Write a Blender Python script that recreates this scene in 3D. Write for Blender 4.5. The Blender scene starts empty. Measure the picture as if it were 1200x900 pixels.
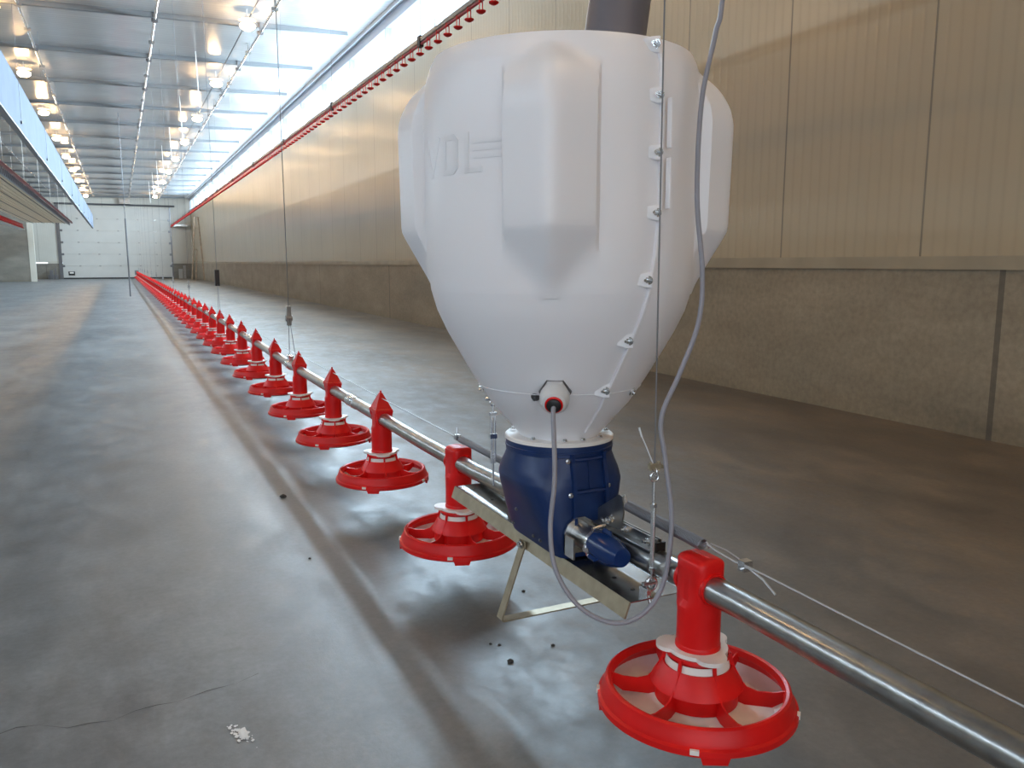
import bpy, bmesh, math, random
from math import sin, cos, pi, radians, atan2, sqrt
from mathutils import Vector, Matrix
random.seed(7)
SC = bpy.context.scene
COL = SC.collection

# ------------------------------------------------------------------ materials
def new_mat(name):
    m = bpy.data.materials.new(name); m.use_nodes = True
    nt = m.node_tree
    b = nt.nodes.get('Principled BSDF')
    return m, nt, b
def mat(name, col, rough=.5, metal=0., spec=None, noise=0., nscale=20., bump=0., coat=0.):
    m, nt, b = new_mat(name)
    b.inputs['Base Color'].default_value = (*col, 1)
    b.inputs['Roughness'].default_value = rough
    b.inputs['Metallic'].default_value = metal
    if spec is not None: b.inputs['Specular IOR Level'].default_value = spec
    if coat: b.inputs['Coat Weight'].default_value = coat; b.inputs['Coat Roughness'].default_value = .1
    geo = nt.nodes.new('ShaderNodeTexCoord')
    n = nt.nodes.new('ShaderNodeTexNoise'); n.inputs['Scale'].default_value = nscale; n.inputs['Detail'].default_value = 4
    nt.links.new(geo.outputs['Object'], n.inputs['Vector'])
    if noise:
        r = nt.nodes.new('ShaderNodeValToRGB')
        r.color_ramp.elements[0].position = .3; r.color_ramp.elements[1].position = .7
        r.color_ramp.elements[0].color = (*[max(0, c*(1-noise)) for c in col], 1)
        r.color_ramp.elements[1].color = (*[min(1, c*(1+noise)) for c in col], 1)
        nt.links.new(n.outputs['Fac'], r.inputs['Fac']); nt.links.new(r.outputs['Color'], b.inputs['Base Color'])
    if bump:
        bp = nt.nodes.new('ShaderNodeBump'); bp.inputs['Strength'].default_value = bump; bp.inputs['Distance'].default_value = .002
        nt.links.new(n.outputs['Fac'], bp.inputs['Height']); nt.links.new(bp.outputs['Normal'], b.inputs['Normal'])
    return m
def emis(name, col, s):
    m, nt, b = new_mat(name)
    b.inputs['Base Color'].default_value = (*col, 1)
    b.inputs['Emission Color'].default_value = (*col, 1); b.inputs['Emission Strength'].default_value = s
    return m
M = {}
M['red'] = mat('red_plastic', (.68, .006, .006), .38, spec=.35, noise=.10, nscale=9)
M['red2'] = mat('red_pipe_plastic', (.36, .012, .02), .35)
M['white'] = mat('white_plastic', (.82, .78, .74), .4, noise=.05, nscale=30)
M['dishw'] = mat('white_dish_plastic', (.90, .88, .87), .4, noise=.06, nscale=22)
M['steel'] = mat('galvanised_steel', (.38, .38, .37), .28, .95, noise=.16, nscale=35, bump=.15)
M['steel_b'] = mat('bright_zinc', (.66, .67, .68), .22, .95, noise=.12, nscale=60)
M['steel_d'] = mat('dark_zinc', (.20, .20, .21), .35, .8)
M['spring'] = mat('grey_spring', (.22, .22, .24), .4, .7)
M['tray'] = mat('tray_zinc', (.36, .36, .36), .25, .95, noise=.3, nscale=14)
M['lip'] = mat('dull_zinc_edge', (.36, .31, .22), .42, .6, noise=.12, nscale=40)
M['blue'] = mat('blue_plastic', (.003, .022, .10), .36, noise=.2, nscale=12, bump=.1)
M['blue_cap'] = mat('blue_cap_plastic', (.003, .025, .12), .25)
M['black'] = mat('black_rubber', (.012, .012, .013), .45)
M['cable'] = mat('grey_cable', (.26, .26, .30), .45)
M['gland'] = mat('grey_gland_plastic', (.62, .62, .62), .28)
M['auger'] = mat('grey_pvc', (.15, .14, .16), .38, noise=.12, nscale=6)
M['wire'] = mat('steel_wire', (.42, .42, .42), .4, .6)
M['wire_d'] = mat('dark_steel_wire', (.15, .15, .16), .5, .3)
M['cord'] = mat('white_cord', (.85, .84, .8), .6)
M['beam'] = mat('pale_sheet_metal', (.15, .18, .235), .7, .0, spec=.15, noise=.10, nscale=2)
M['edge'] = mat('pale_edge_rail', (.55, .60, .66), .4)
M['cream'] = mat('cream_panel', (.56, .53, .45), .4, noise=.04, nscale=2)
M['doorw'] = mat('white_door_panel', (.60, .59, .55), .35, noise=.03, nscale=2)
M['purlin'] = mat('purlin_steel', (.20, .21, .22), .5, .4)
M['frame'] = mat('window_frame_grey', (.68, .73, .80), .35)
M['wood'] = mat('weathered_wood', (.30, .22, .15), .7, noise=.3, nscale=8)
def trans_mat():
    m, nt, b = new_mat('pale_slat_plastic')
    b.inputs['Base Color'].default_value = (.86, .82, .72, 1); b.inputs['Roughness'].default_value = .5
    t = nt.nodes.new('ShaderNodeBsdfTranslucent'); t.inputs['Color'].default_value = (.92, .88, .80, 1)
    mx = nt.nodes.new('ShaderNodeMixShader'); mx.inputs[0].default_value = .5
    nt.links.new(b.outputs[0], mx.inputs[1]); nt.links.new(t.outputs[0], mx.inputs[2]); nt.links.new(mx.outputs[0], nt.nodes['Material Output'].inputs[0])
    return m
M['mesh'] = trans_mat()
M['debris'] = mat('dark_crumb', (.05, .045, .04), .8)
M['lime'] = mat('white_lime_mark', (.80, .80, .80), .9)
M['brown_refl'] = mat('brown_reflection', (.28, .17, .13), .5)

def poly_mat():
    m, nt, b = new_mat('white_polyethylene')
    b.inputs['Base Color'].default_value = (.86, .845, .875, 1)
    b.inputs['Roughness'].default_value = .36
    b.inputs['Subsurface Weight'].default_value = .25
    b.inputs['Subsurface Radius'].default_value = (.03, .025, .025)
    b.inputs['Subsurface Scale'].default_value = .5
    tc = nt.nodes.new('ShaderNodeTexCoord'); n = nt.nodes.new('ShaderNodeTexNoise')
    n.inputs['Scale'].default_value = 260; n.inputs['Detail'].default_value = 2
    nt.links.new(tc.outputs['Object'], n.inputs['Vector'])
    bp = nt.nodes.new('ShaderNodeBump'); bp.inputs['Strength'].default_value = .06; bp.inputs['Distance'].default_value = .002
    nt.links.new(n.outputs['Fac'], bp.inputs['Height']); nt.links.new(bp.outputs['Normal'], b.inputs['Normal'])
    return m
M['poly'] = poly_mat()

def node_math(nt, op, a, b=None, clamp=False):
    n = nt.nodes.new('ShaderNodeMath'); n.operation = op; n.use_clamp = clamp
    for i, v in enumerate((a, b)):
        if v is None: continue
        if isinstance(v, (int, float)): n.inputs[i].default_value = v
        else: nt.links.new(v, n.inputs[i])
    return n.outputs[0]
def node_noise(nt, vec, scale, detail=5, rough=.6):
    n = nt.nodes.new('ShaderNodeTexNoise'); n.inputs['Scale'].default_value = scale
    n.inputs['Detail'].default_value = detail; n.inputs['Roughness'].default_value = rough
    nt.links.new(vec, n.inputs['Vector']); return n.outputs['Fac']
def node_ramp(nt, fac, *stops):
    r = nt.nodes.new('ShaderNodeValToRGB'); cr = r.color_ramp
    while len(cr.elements) < len(stops): cr.elements.new(.5)
    for e, (p, c) in zip(cr.elements, stops):
        e.position = p; e.color = (*c, 1) if len(c) == 3 else c
    nt.links.new(fac, r.inputs['Fac']); return r.outputs['Color']
def node_mix(nt, mode, fac, a, b):
    n = nt.nodes.new('ShaderNodeMix'); n.data_type = 'RGBA'; n.blend_type = mode
    for i, v in ((0, fac), (6, a), (7, b)):
        if isinstance(v, (int, float)): n.inputs[i].default_value = v
        elif isinstance(v, tuple): n.inputs[i].default_value = (*v, 1)
        else: nt.links.new(v, n.inputs[i])
    return n.outputs[2]
def scaled(nt, vec, s):
    n = nt.nodes.new('ShaderNodeVectorMath'); n.operation = 'MULTIPLY'; nt.links.new(vec, n.inputs[0]); n.inputs[1].default_value = s
    return n.outputs[0]

def floor_mat():
    m, nt, b = new_mat('polished_concrete_floor')
    g = nt.nodes.new('ShaderNodeNewGeometry'); P = g.outputs['Position']
    big = node_noise(nt, scaled(nt, P, (1.1, .55, 1)), 1.3, 7, .62)
    med = node_noise(nt, scaled(nt, P, (1.5, .9, 1)), 5.5, 8, .68)
    fine = node_noise(nt, P, 55, 6, .7)
    c = node_ramp(nt, big, (.30, (.105, .110, .114)), (.5, (.155, .163, .168)), (.70, (.215, .222, .225)))
    c = node_mix(nt, 'OVERLAY', .75, c, node_ramp(nt, med, (.28, (.30, .30, .30)), (.72, (.70, .70, .70))))
    c = node_mix(nt, 'OVERLAY', .30, c, node_ramp(nt, fine, (.3, (.3, .3, .3)), (.7, (.7, .7, .7))))
    # pale scuffs
    sc = node_noise(nt, P, 42, 9, .8)
    sm = node_ramp(nt, sc, (.62, (0, 0, 0)), (.78, (1, 1, 1)))
    patch = node_ramp(nt, node_noise(nt, P, 1.9, 2), (.52, (0, 0, 0)), (.62, (1, 1, 1)))
    f = node_math(nt, 'MULTIPLY', node_math(nt, 'MULTIPLY', sm, patch), .40)
    c = node_mix(nt, 'MIX', f, c, (.34, .35, .355))
    # lack of daylight toward the right wall, painted in as a warm tint
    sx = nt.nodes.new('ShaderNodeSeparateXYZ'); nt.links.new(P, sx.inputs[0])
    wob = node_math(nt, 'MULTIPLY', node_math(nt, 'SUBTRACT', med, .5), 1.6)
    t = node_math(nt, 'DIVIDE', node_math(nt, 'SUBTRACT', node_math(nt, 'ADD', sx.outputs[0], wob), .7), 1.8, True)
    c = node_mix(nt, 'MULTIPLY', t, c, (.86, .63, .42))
    # saw-cut joints every 6 m
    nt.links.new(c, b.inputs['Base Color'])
    r = node_ramp(nt, med, (.3, (.30, .30, .30)), (.7, (.52, .52, .52)))
    rr = node_math(nt, 'ADD', r, node_math(nt, 'MULTIPLY', t, .22))
    nt.links.new(rr, b.inputs['Roughness'])
    b.inputs['Specular IOR Level'].default_value = .42
    bp = nt.nodes.new('ShaderNodeBump'); bp.inputs['Strength'].default_value = .22; bp.inputs['Distance'].default_value = .004
    h = node_math(nt, 'ADD', node_math(nt, 'MULTIPLY', fine, .35), node_math(nt, 'MULTIPLY', med, 1.0))
    nt.links.new(h, bp.inputs['Height']); nt.links.new(bp.outputs['Normal'], b.inputs['Normal'])
    return m
def panel_mat(name, base, axis, seam0, pitch, rough=.3):
    """ribbed sandwich panel: fine vertical ribs in bump, dark seam lines"""
    m, nt, b = new_mat(name)
    g = nt.nodes.new('ShaderNodeNewGeometry'); sx = nt.nodes.new('ShaderNodeSeparateXYZ'); nt.links.new(g.outputs['Position'], sx.inputs[0])
    u = sx.outputs[axis]
    ph = node_math(nt, 'FRACT', node_math(nt, 'DIVIDE', node_math(nt, 'SUBTRACT', u, seam0-100*pitch), pitch))
    seam = node_math(nt, 'LESS_THAN', ph, .012)
    rib = node_math(nt, 'SINE', node_math(nt, 'MULTIPLY', u, 2*pi/.075))
    rib = node_math(nt, 'POWER', node_math(nt, 'ADD', node_math(nt, 'MULTIPLY', rib, .5), .5), 4)
    n = node_noise(nt, g.outputs['Position'], .8, 3)
    c = node_ramp(nt, n, (.3, tuple(x*.92 for x in base)), (.7, base))
    c = node_mix(nt, 'MULTIPLY', node_math(nt, 'MULTIPLY', rib, .10), c, (.5, .5, .5))
    c = node_mix(nt, 'MIX', node_math(nt, 'MULTIPLY', seam, .75), c, (.16, .14, .11))
    nt.links.new(c, b.inputs['Base Color'])
    b.inputs['Roughness'].default_value = rough
    bp = nt.nodes.new('ShaderNodeBump'); bp.inputs['Strength'].default_value = .35; bp.inputs['Distance'].default_value = .003
    wav = node_noise(nt, g.outputs['Position'], 2.2, 2)
    h = node_math(nt, 'SUBTRACT', node_math(nt, 'ADD', rib, wav), node_math(nt, 'MULTIPLY', seam, 1.5))
    nt.links.new(h, bp.inputs['Height']); nt.links.new(bp.outputs['Normal'], b.inputs['Normal'])
    return m
def concrete_mat(name, col, axis=1, joint0=2.6, pitch=5.15):
    m, nt, b = new_mat(name)
    g = nt.nodes.new('ShaderNodeNewGeometry'); P = g.outputs['Position']
    sx = nt.nodes.new('ShaderNodeSeparateXYZ'); nt.links.new(P, sx.inputs[0])
    n1 = node_noise(nt, scaled(nt, P, (.6, .6, 1.6)), 1.6, 7, .65); n2 = node_noise(nt, P, 30, 5)
    c = node_ramp(nt, n1, (.3, tuple(x*.72 for x in col)), (.7, tuple(x*1.15 for x in col)))
    c = node_mix(nt, 'OVERLAY', .35, c, node_ramp(nt, n2, (.3, (.3, .3, .3)), (.7, (.7, .7, .7))))
    low = node_math(nt, 'SUBTRACT', 1, node_math(nt, 'DIVIDE', sx.outputs[2], .16), True)
    c = node_mix(nt, 'MULTIPLY', node_math(nt, 'MULTIPLY', low, .5), c, (.62, .55, .42))
    ph = node_math(nt, 'FRACT', node_math(nt, 'DIVIDE', node_math(nt, 'SUBTRACT', sx.outputs[axis], joint0-100*pitch), pitch))
    j = node_math(nt, 'LESS_THAN', ph, .006)
    c = node_mix(nt, 'MIX', node_math(nt, 'MULTIPLY', j, .6), c, (.05, .045, .04))
    nt.links.new(c, b.inputs['Base Color']); b.inputs['Roughness'].default_value = .62
    bp = nt.nodes.new('ShaderNodeBump'); bp.inputs['Strength'].default_value = .25; bp.inputs['Distance'].default_value = .004
    nt.links.new(n2, bp.inputs['Height']); nt.links.new(bp.outputs['Normal'], b.inputs['Normal'])
    return m
def ceiling_mat():
    m, nt, b = new_mat('grey_glossy_ceiling_panel')
    g = nt.nodes.new('ShaderNodeNewGeometry'); sx = nt.nodes.new('ShaderNodeSeparateXYZ'); nt.links.new(g.outputs['Position'], sx.inputs[0])
    ph = node_math(nt, 'FRACT', node_math(nt, 'DIVIDE', node_math(nt, 'ADD', sx.outputs[1], 100), 1.33))
    seam = node_math(nt, 'LESS_THAN', ph, .02)
    n = node_noise(nt, g.outputs['Position'], .7, 3)
    c = node_ramp(nt, n, (.3, (.52, .53, .53)), (.7, (.62, .62, .61)))
    c = node_mix(nt, 'MIX', node_math(nt, 'MULTIPLY', seam, .5), c, (.70, .70, .68))
    nt.links.new(c, b.inputs['Base Color']); b.inputs['Roughness'].default_value = .2
    b.inputs['Metallic'].default_value = .1
    rib = node_math(nt, 'SINE', node_math(nt, 'MULTIPLY', sx.outputs[1], 2*pi/.11))
    bp = nt.nodes.new('ShaderNodeBump'); bp.inputs['Strength'].default_value = .22; bp.inputs['Distance'].default_value = .002
    nt.links.new(rib, bp.inputs['Height']); nt.links.new(bp.outputs['Normal'], b.inputs['Normal'])
    return m
def pane_mat():
    m = bpy.data.materials.new('clear_window_pane'); m.use_nodes = True; nt = m.node_tree; nt.nodes.clear()
    o = nt.nodes.new('ShaderNodeOutputMaterial'); t = nt.nodes.new('ShaderNodeBsdfTransparent'); g = nt.nodes.new('ShaderNodeBsdfGlossy')
    g.inputs['Roughness'].default_value = .05; t.inputs['Color'].default_value = (.94, .98, 1, 1)
    mx = nt.nodes.new('ShaderNodeMixShader'); mx.inputs[0].default_value = .06
    nt.links.new(t.outputs[0], mx.inputs[1]); nt.links.new(g.outputs[0], mx.inputs[2]); nt.links.new(mx.outputs[0], o.inputs[0])
    return m
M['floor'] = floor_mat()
M['wall_r'] = panel_mat('cream_ribbed_wall_panel', (.46, .375, .255), 1, 3.085, 1.05, .25)
M['wall_f'] = panel_mat('cream_ribbed_end_panel', (.62, .60, .53), 0, .4, 1.1, .4)
M['conc'] = concrete_mat('concrete_upstand', (.29, .24, .17))
M['conc_f'] = concrete_mat('end_concrete', (.22, .20, .165), 0, .3, 4.0)
M['ceil'] = ceiling_mat()
M['pane'] = pane_mat()
M['capstrip'] = mat('concrete_capping', (.34, .285, .20), .6, noise=.15, nscale=3)

# ------------------------------------------------------------------ mesh helpers
class MB:
    def __init__(s): s.v = []; s.f = []; s.sm = []
    def add(s, vs, fs, smooth=False):
        o = len(s.v); s.v += [tuple(v) for v in vs]; s.f += [tuple(i+o for i in f) for f in fs]; s.sm += [smooth]*len(fs); return s
    def box(s, x0, x1, y0, y1, z0, z1):
        vs = [(x, y, z) for z in (z0, z1) for y in (y0, y1) for x in (x0, x1)]
        return s.add(vs, [(0, 2, 3, 1), (4, 5, 7, 6), (0, 1, 5, 4), (2, 6, 7, 3), (0, 4, 6, 2), (1, 3, 7, 5)])
    def obox(s, a, b, w, h, up=(0, 0, 1)):
        """bar from a to b, w across, h along up"""
        a = Vector(a); b = Vector(b); d = (b-a).normalized(); up = Vector(up)
        side = d.cross(up)
        if side.length < 1e-4: side = d.cross(Vector((1, 0, 0)))
        side.normalize(); u = side.cross(d).normalized()
        vs = [p+side*sx*w/2+u*sz*h/2 for p in (a, b) for sx, sz in ((-1, -1), (1, -1), (1, 1), (-1, 1))]
        return s.add(vs, [(3, 2, 1, 0), (4, 5, 6, 7), (0, 1, 5, 4), (1, 2, 6, 5), (2, 3, 7, 6), (3, 0, 4, 7)])
    def tube(s, pts, r, n=12, cap=True, closed=False):
        pts = [Vector(p) for p in pts]; m = len(pts)
        rr = r if isinstance(r, (list, tuple)) else [r]*m
        prev = None; vs = []
        for i, p in enumerate(pts):
            if closed: d = pts[(i+1) % m]-pts[i-1]
            else: d = pts[min(i+1, m-1)]-pts[max(i-1, 0)]
            if d.length < 1e-9: d = Vector((0, 0, 1))
            d.normalize()
            if prev is None:
                ref = Vector((0, 0, 1)) if abs(d.z) < .9 else Vector((1, 0, 0))
                u = d.cross(ref).normalized()
            else:
                u = (prev-d*prev.dot(d)).normalized()
            prev = u; w = d.cross(u)
            for k in range(n):
                a = 2*pi*k/n; vs.append(p+(u*cos(a)+w*sin(a))*rr[i])
        fs = []
        for i in range(m if closed else m-1):
            j = (i+1) % m
            for k in range(n): k2 = (k+1) % n; fs.append((i*n+k, i*n+k2, j*n+k2, j*n+k))
        s.add(vs, fs, True)
        if cap and not closed:
            o = len(s.v)-len(vs)
            s.f.append(tuple(o+k for k in range(n))[::-1]); s.f.append(tuple(o+(m-1)*n+k for k in range(n))); s.sm += [False, False]
        return s
    def lathe(s, prof, n=32, c=(0, 0, 0), closed=False, mtx=None, smooth=True):
        """prof: list of (r,z) about z"""
        vs = []; m = len(prof)
        for r, z in prof:
            for k in range(n):
                a = 2*pi*k/n; v = Vector((r*cos(a), r*sin(a), z))
                if mtx: v = mtx @ v
                vs.append(v+Vector(c))
        fs = []
        for i in range(m if closed else m-1):
            j = (i+1) % m
            for k in range(n): k2 = (k+1) % n; fs.append((i*n+k, i*n+k2, j*n+k2, j*n+k))
        return s.add(vs, fs, smooth)
    def prism(s, poly, mtx, t):
        """poly in (u,v), extruded +-t/2 along w; mtx maps (u,v,w)"""
        n = len(poly)
        vs = [mtx @ Vector((u, v, w)) for w in (-t/2, t/2) for u, v in poly]
        fs = [tuple(range(n))[::-1], tuple(range(n, 2*n))]+[(i, (i+1) % n, (i+1) % n+n, i+n) for i in range(n)]
        return s.add(vs, fs)
    def sphere(s, c, r, n=12, sz=1.):
        prof = [(max(1e-5, r*sin(pi*i/8)), -r*sz*cos(pi*i/8)) for i in range(9)]
        return s.lathe(prof, n, c)
    def build(s, name, m, parent=None, loc=None, bevel=0, sharp=35):
        me = bpy.data.meshes.new(name); me.from_pydata([tuple(v) for v in s.v], [], s.f)
        me.polygons.foreach_set('use_smooth', s.sm); 
        bm = bmesh.new(); bm.from_mesh(me); bmesh.ops.remove_doubles(bm, verts=bm.verts, dist=1e-6)
        bmesh.ops.recalc_face_normals(bm, faces=bm.faces); bm.to_mesh(me); bm.free()
        if any(s.sm): me.set_sharp_from_angle(angle=radians(sharp))
        me.materials.append(m); me.update()
        o = bpy.data.objects.new(name, me); COL.objects.link(o)
        if loc: o.location = loc
        if parent: o.parent = parent
        if bevel:
            b = o.modifiers.new('bevel', 'BEVEL'); b.width = bevel; b.segments = 2; b.limit_method = 'ANGLE'; b.angle_limit = radians(40)
        return o
def tag(o, label=None, cat=None, group=None, kind=None):
    if label: o['label'] = label
    if cat: o['category'] = cat
    if group: o['group'] = group
    if kind: o['kind'] = kind
    return o
def empty(name, loc, label, cat, group=None):
    o = bpy.data.objects.new(name, None); COL.objects.link(o); o.location = loc; o.empty_display_size = .1
    return tag(o, label, cat, group)
def kids(o): return [c for c in bpy.data.objects if c.parent == o]
def struct(name, mb, m, bevel=0):
    o = mb.build(name, m, bevel=bevel); o['kind'] = 'structure'; return o
def bolt(mb, p, axis, r=.006, h=.006, n=6, stud=.0):
    """hex head (and stud) on p pointing along axis"""
    a = Vector(axis).normalized(); q = a.to_track_quat('Z', 'Y').to_matrix().to_4x4(); q.translation = Vector(p)
    mb.lathe([(r*1.45, 0), (r*1.45, h*.2), (1e-5, h*.2)], 14, mtx=q.copy())
    mb.lathe([(r, h*.2), (r, h), (1e-5, h)], n, mtx=q, smooth=False)
    if stud: mb.lathe([(r*.5, h), (r*.5, h+stud), (1e-5, h+stud)], 8, mtx=q)

# ------------------------------------------------------------------ room
XR, XL, YB, YF = 3.96, -8.0, -5.0, 52.3
zc = lambda x: 4.66-.022*(3.96-x)
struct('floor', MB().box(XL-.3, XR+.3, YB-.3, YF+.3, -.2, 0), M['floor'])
cb = MB(); cb.add([(XL-.2, YB, zc(XL)), (XR+.15, YB, zc(XR)), (XR+.15, YF+.2, zc(XR)), (XL-.2, YF+.2, zc(XL)),
                   (XL-.2, YB, zc(XL)+.15), (XR+.15, YB, zc(XR)+.15), (XR+.15, YF+.2, zc(XR)+.15), (XL-.2, YF+.2, zc(XL)+.15)],
                  [(0, 1, 2, 3), (7, 6, 5, 4), (0, 4, 5, 1), (1, 5, 6, 2), (2, 6, 7, 3), (3, 7, 4, 0)])
struct('ceiling', cb, M['ceil'])
struct('wall_right', MB().box(XR, XR+.12, YB, YF, .93, 3.90), M['wall_r'])
struct('baseboard_right', MB().box(XR, XR+.2, YB, YF, 0, .865), M['conc'])
struct('trim_1', MB().box(XR-.012, XR+.15, YB, YF, .865, .935), M['capstrip'])
struct('wall_left', MB().box(XL-.12, XL, YB, YF, 0, 4.0), M['wall_r'])
struct('wall_back', MB().box(XL-.12, -6.8, YB-.12, YB, 0, 4.85).box(1.5, XR+.12, YB-.12, YB, 0, 4.85).box(-6.8, 1.5, YB-.12, YB, 3.2, 4.85), M['wall_f'])
df = struct('added_doorway', MB().box(-6.8, -6.72, YB-.12, YB+.02, 0, 3.2).box(1.42, 1.5, YB-.12, YB+.02, 0, 3.2).box(-6.8, 1.5, YB-.12, YB+.02, 3.12, 3.2), M['frame'])  # unseen doorway behind the camera, added to let in fill light
struct('trim_2', MB().box(XR, XR+.12, YB, YF, 4.52, 4.75), M['frame'])
struct('trim_3', MB().box(XL-.12, XL, YB, YF, 4.36, 4.55), M['frame'])
struct('trim_4', MB().box(XR-.12, XR-.10, YB, YF, 4.60, 4.655), M['frame'])
# end wall
DX0, DX1, DZ = -2.87, 2.80, 4.02
fw = MB().box(XL, DX0, YF, YF+.15, .93, 4.9).box(DX1, XR, YF, YF+.15, .93, 4.9).box(DX0, DX1, YF, YF+.15, DZ, 4.9)
struct('wall_far', fw, M['wall_f'])
struct('baseboard_far', MB().box(XL, DX0, YF-.02, YF+.15, 0, .86).box(DX1, XR, YF-.02, YF+.15, 0, .86), M['conc_f'])
struct('trim_5', MB().box(-3.6, DX0-.04, YF-.012, YF, .86, .98).box(DX1+.05, XR, YF-.012, YF, .86, .98), M['cream'])
# concrete cross wall at the far left with a pale end post
struct('wall_far_left', MB().box(XL, -3.90, 45.7, 45.95, 0, 3.9), M['conc_f'])
struct('trim_6', MB().box(-3.90, -3.66, 45.68, 45.97, 0, 3.95), M['cream'])
struct('trim_7', MB().box(-3.05, -2.95, YF-.07, YF, 0, 4.1), M['steel_d'])
# purlins under the ceiling
k = 0
for i in range(-6, 15):
    y = 13.82+2.68*i
    if y > YF-.4 or y < YB+.2: continue
    pb = MB(); a = .035
    x0, x1 = XL+.1, 3.62
    pb.add([(x0, y-a, zc(x0)), (x0, y+a, zc(x0)), (x0, y+a, zc(x0)-.07), (x0, y-a, zc(x0)-.07),
            (x1, y-a, zc(x1)), (x1, y+a, zc(x1)), (x1, y+a, zc(x1)-.07), (x1, y-a, zc(x1)-.07)],
           [(0, 1, 2, 3), (7, 6, 5, 4), (0, 4, 5, 1), (1, 5, 6, 2), (2, 6, 7, 3), (3, 7, 4, 0)])
    struct('trim_%d' % (8+k), pb, M['purlin']); k += 1
# windows in the eaves; unseen left row added for cool fill light
def window(n, x, side, y0, y1, z0, z1):
    f = MB(); t = .025; xa, xb = (x-.01, x+.09) if side > 0 else (x-.09, x+.01)
    f.box(xa, xb, y0, y1, z0, z0+t).box(xa, xb, y0, y1, z1-t, z1).box(xa, xb, y0, y0+t, z0, z1).box(xa, xb, y1-t, y1, z0, z1)
    fo = struct('window_%d' % n, f, M['frame'])
    xm = x+.045*side
    MB().box(xm-.003, xm+.003, y0+t, y1-t, z0+t, z1-t).build('pane', M['pane'], fo)
wn = 1; L = 2.2
WY0 = 6.2
struct('wall_right_upper', MB().box(XR, XR+.12, YB, WY0, 3.90, 4.52), M['wall_r'])
y = WY0
while y < YF-.1:
    window(wn, XR, 1, y, min(y+L, YF), 3.90, 4.52); wn += 1; y += L
y = YB
while y < YF-.1:
    window(wn, XL, -1, y, min(y+L*2, YF), 4.0, 4.36); wn += 1; y += L*2
# sectional door
door = MB()
nsec = 6
for i in range(nsec):
    z0 = .07+i*(DZ-.07)/nsec; z1 = .07+(i+1)*(DZ-.07)/nsec-.012
    door.box(DX0, DX1, YF+.02, YF+.07, z0, z1)
    door.box(DX0, DX1, YF+.035, YF+.07, z1, z1+.012)
do = struct('door_1', door, M['doorw'], bevel=.004)
MB().box(DX0, DX1, YF+.01, YF+.07, .0, .07).build('seal', M['black'], do)
for i in range(1, nsec):
    z = .07+i*(DZ-.07)/nsec
    for x in (-2.0, -1.0, .05, 1.1, 2.0):
        MB().box(x-.05, x+.05, YF+.0, YF+.02, z-.035, z+.03).build('hinge', M['steel'], do)
    for x in (DX0+.02, DX1-.02):
        MB().box(x-.09, x+.09, YF-.02, YF+.02, z-.07, z+.05).build('hinge', M['steel_d'], do)
MB().box(-2.62, -2.30, YF+.0, YF+.02, .20, .42).build('vent', M['black'], do)
MB().box(-2.56, -2.36, YF-.01, YF+.0, .30, .39).build('vent_flap', M['white'], do)
MB().box(DX0-.07, DX0-.01, YF-.05, YF, 0, 4.2).box(DX1+.01, DX1+.07, YF-.05, YF, 0, 4.2).build('guide_rail', M['steel_d'], do)
MB().tube([(DX0-.2, YF-.1, 4.16), (DX1+.3, YF-.1, 4.16)], .055, 10).build('torsion_shaft', M['steel_d'], do)
MB().box(.2, .75, YF-.35, YF-.02, 4.22, 4.52).build('door_motor', M['steel'], do)

# ------------------------------------------------------------------ feed line
PX = .82
def pz(y):
    pts = [(-3, .392), (.97, .386), (1.48, .369), (2.06, .346), (2.8, .345), (4.3, .341), (5.8, .352), (7.3, .366), (12, .366), (22, .372), (52, .355)]
    for (a, za), (b_, zb) in zip(pts, pts[1:]):
        if y <= b_: return za+(zb-za)*(y-a)/(b_-a)
    return pts[-1][1]
ys = [-3, .2, .6, .97, 1.2, 1.315]
def pipe_run(y0, y1):
    n = max(2, int((y1-y0)/.4)); return [(PX, y0+(y1-y0)*i/n, pz(y0+(y1-y0)*i/n)) for i in range(n+1)]
pipe = empty('feed_pipe', (0, 0, 0), 'long galvanised steel feed pipe carrying the row of red pans', 'pipe')
YEND = 49.2
MB().tube(pipe_run(-3, 1.34), .0225, 24).build('front_run', M['steel'], pipe)
MB().tube(pipe_run(1.53, YEND), .0225, 20).build('rear_run', M['steel'], pipe)
for y in (3.2, 6.2, 9.2, 12.2):
    MB().tube([(PX, y-.05, pz(y-.05)), (PX, y+.05, pz(y+.05))], .0255, 20).build('coupling', M['steel_b'], pipe)
MB().box(PX-.1, PX+.1, YEND, YEND+.28, .25, .5).build('end_drive_box', M['steel_d'], pipe)

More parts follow.
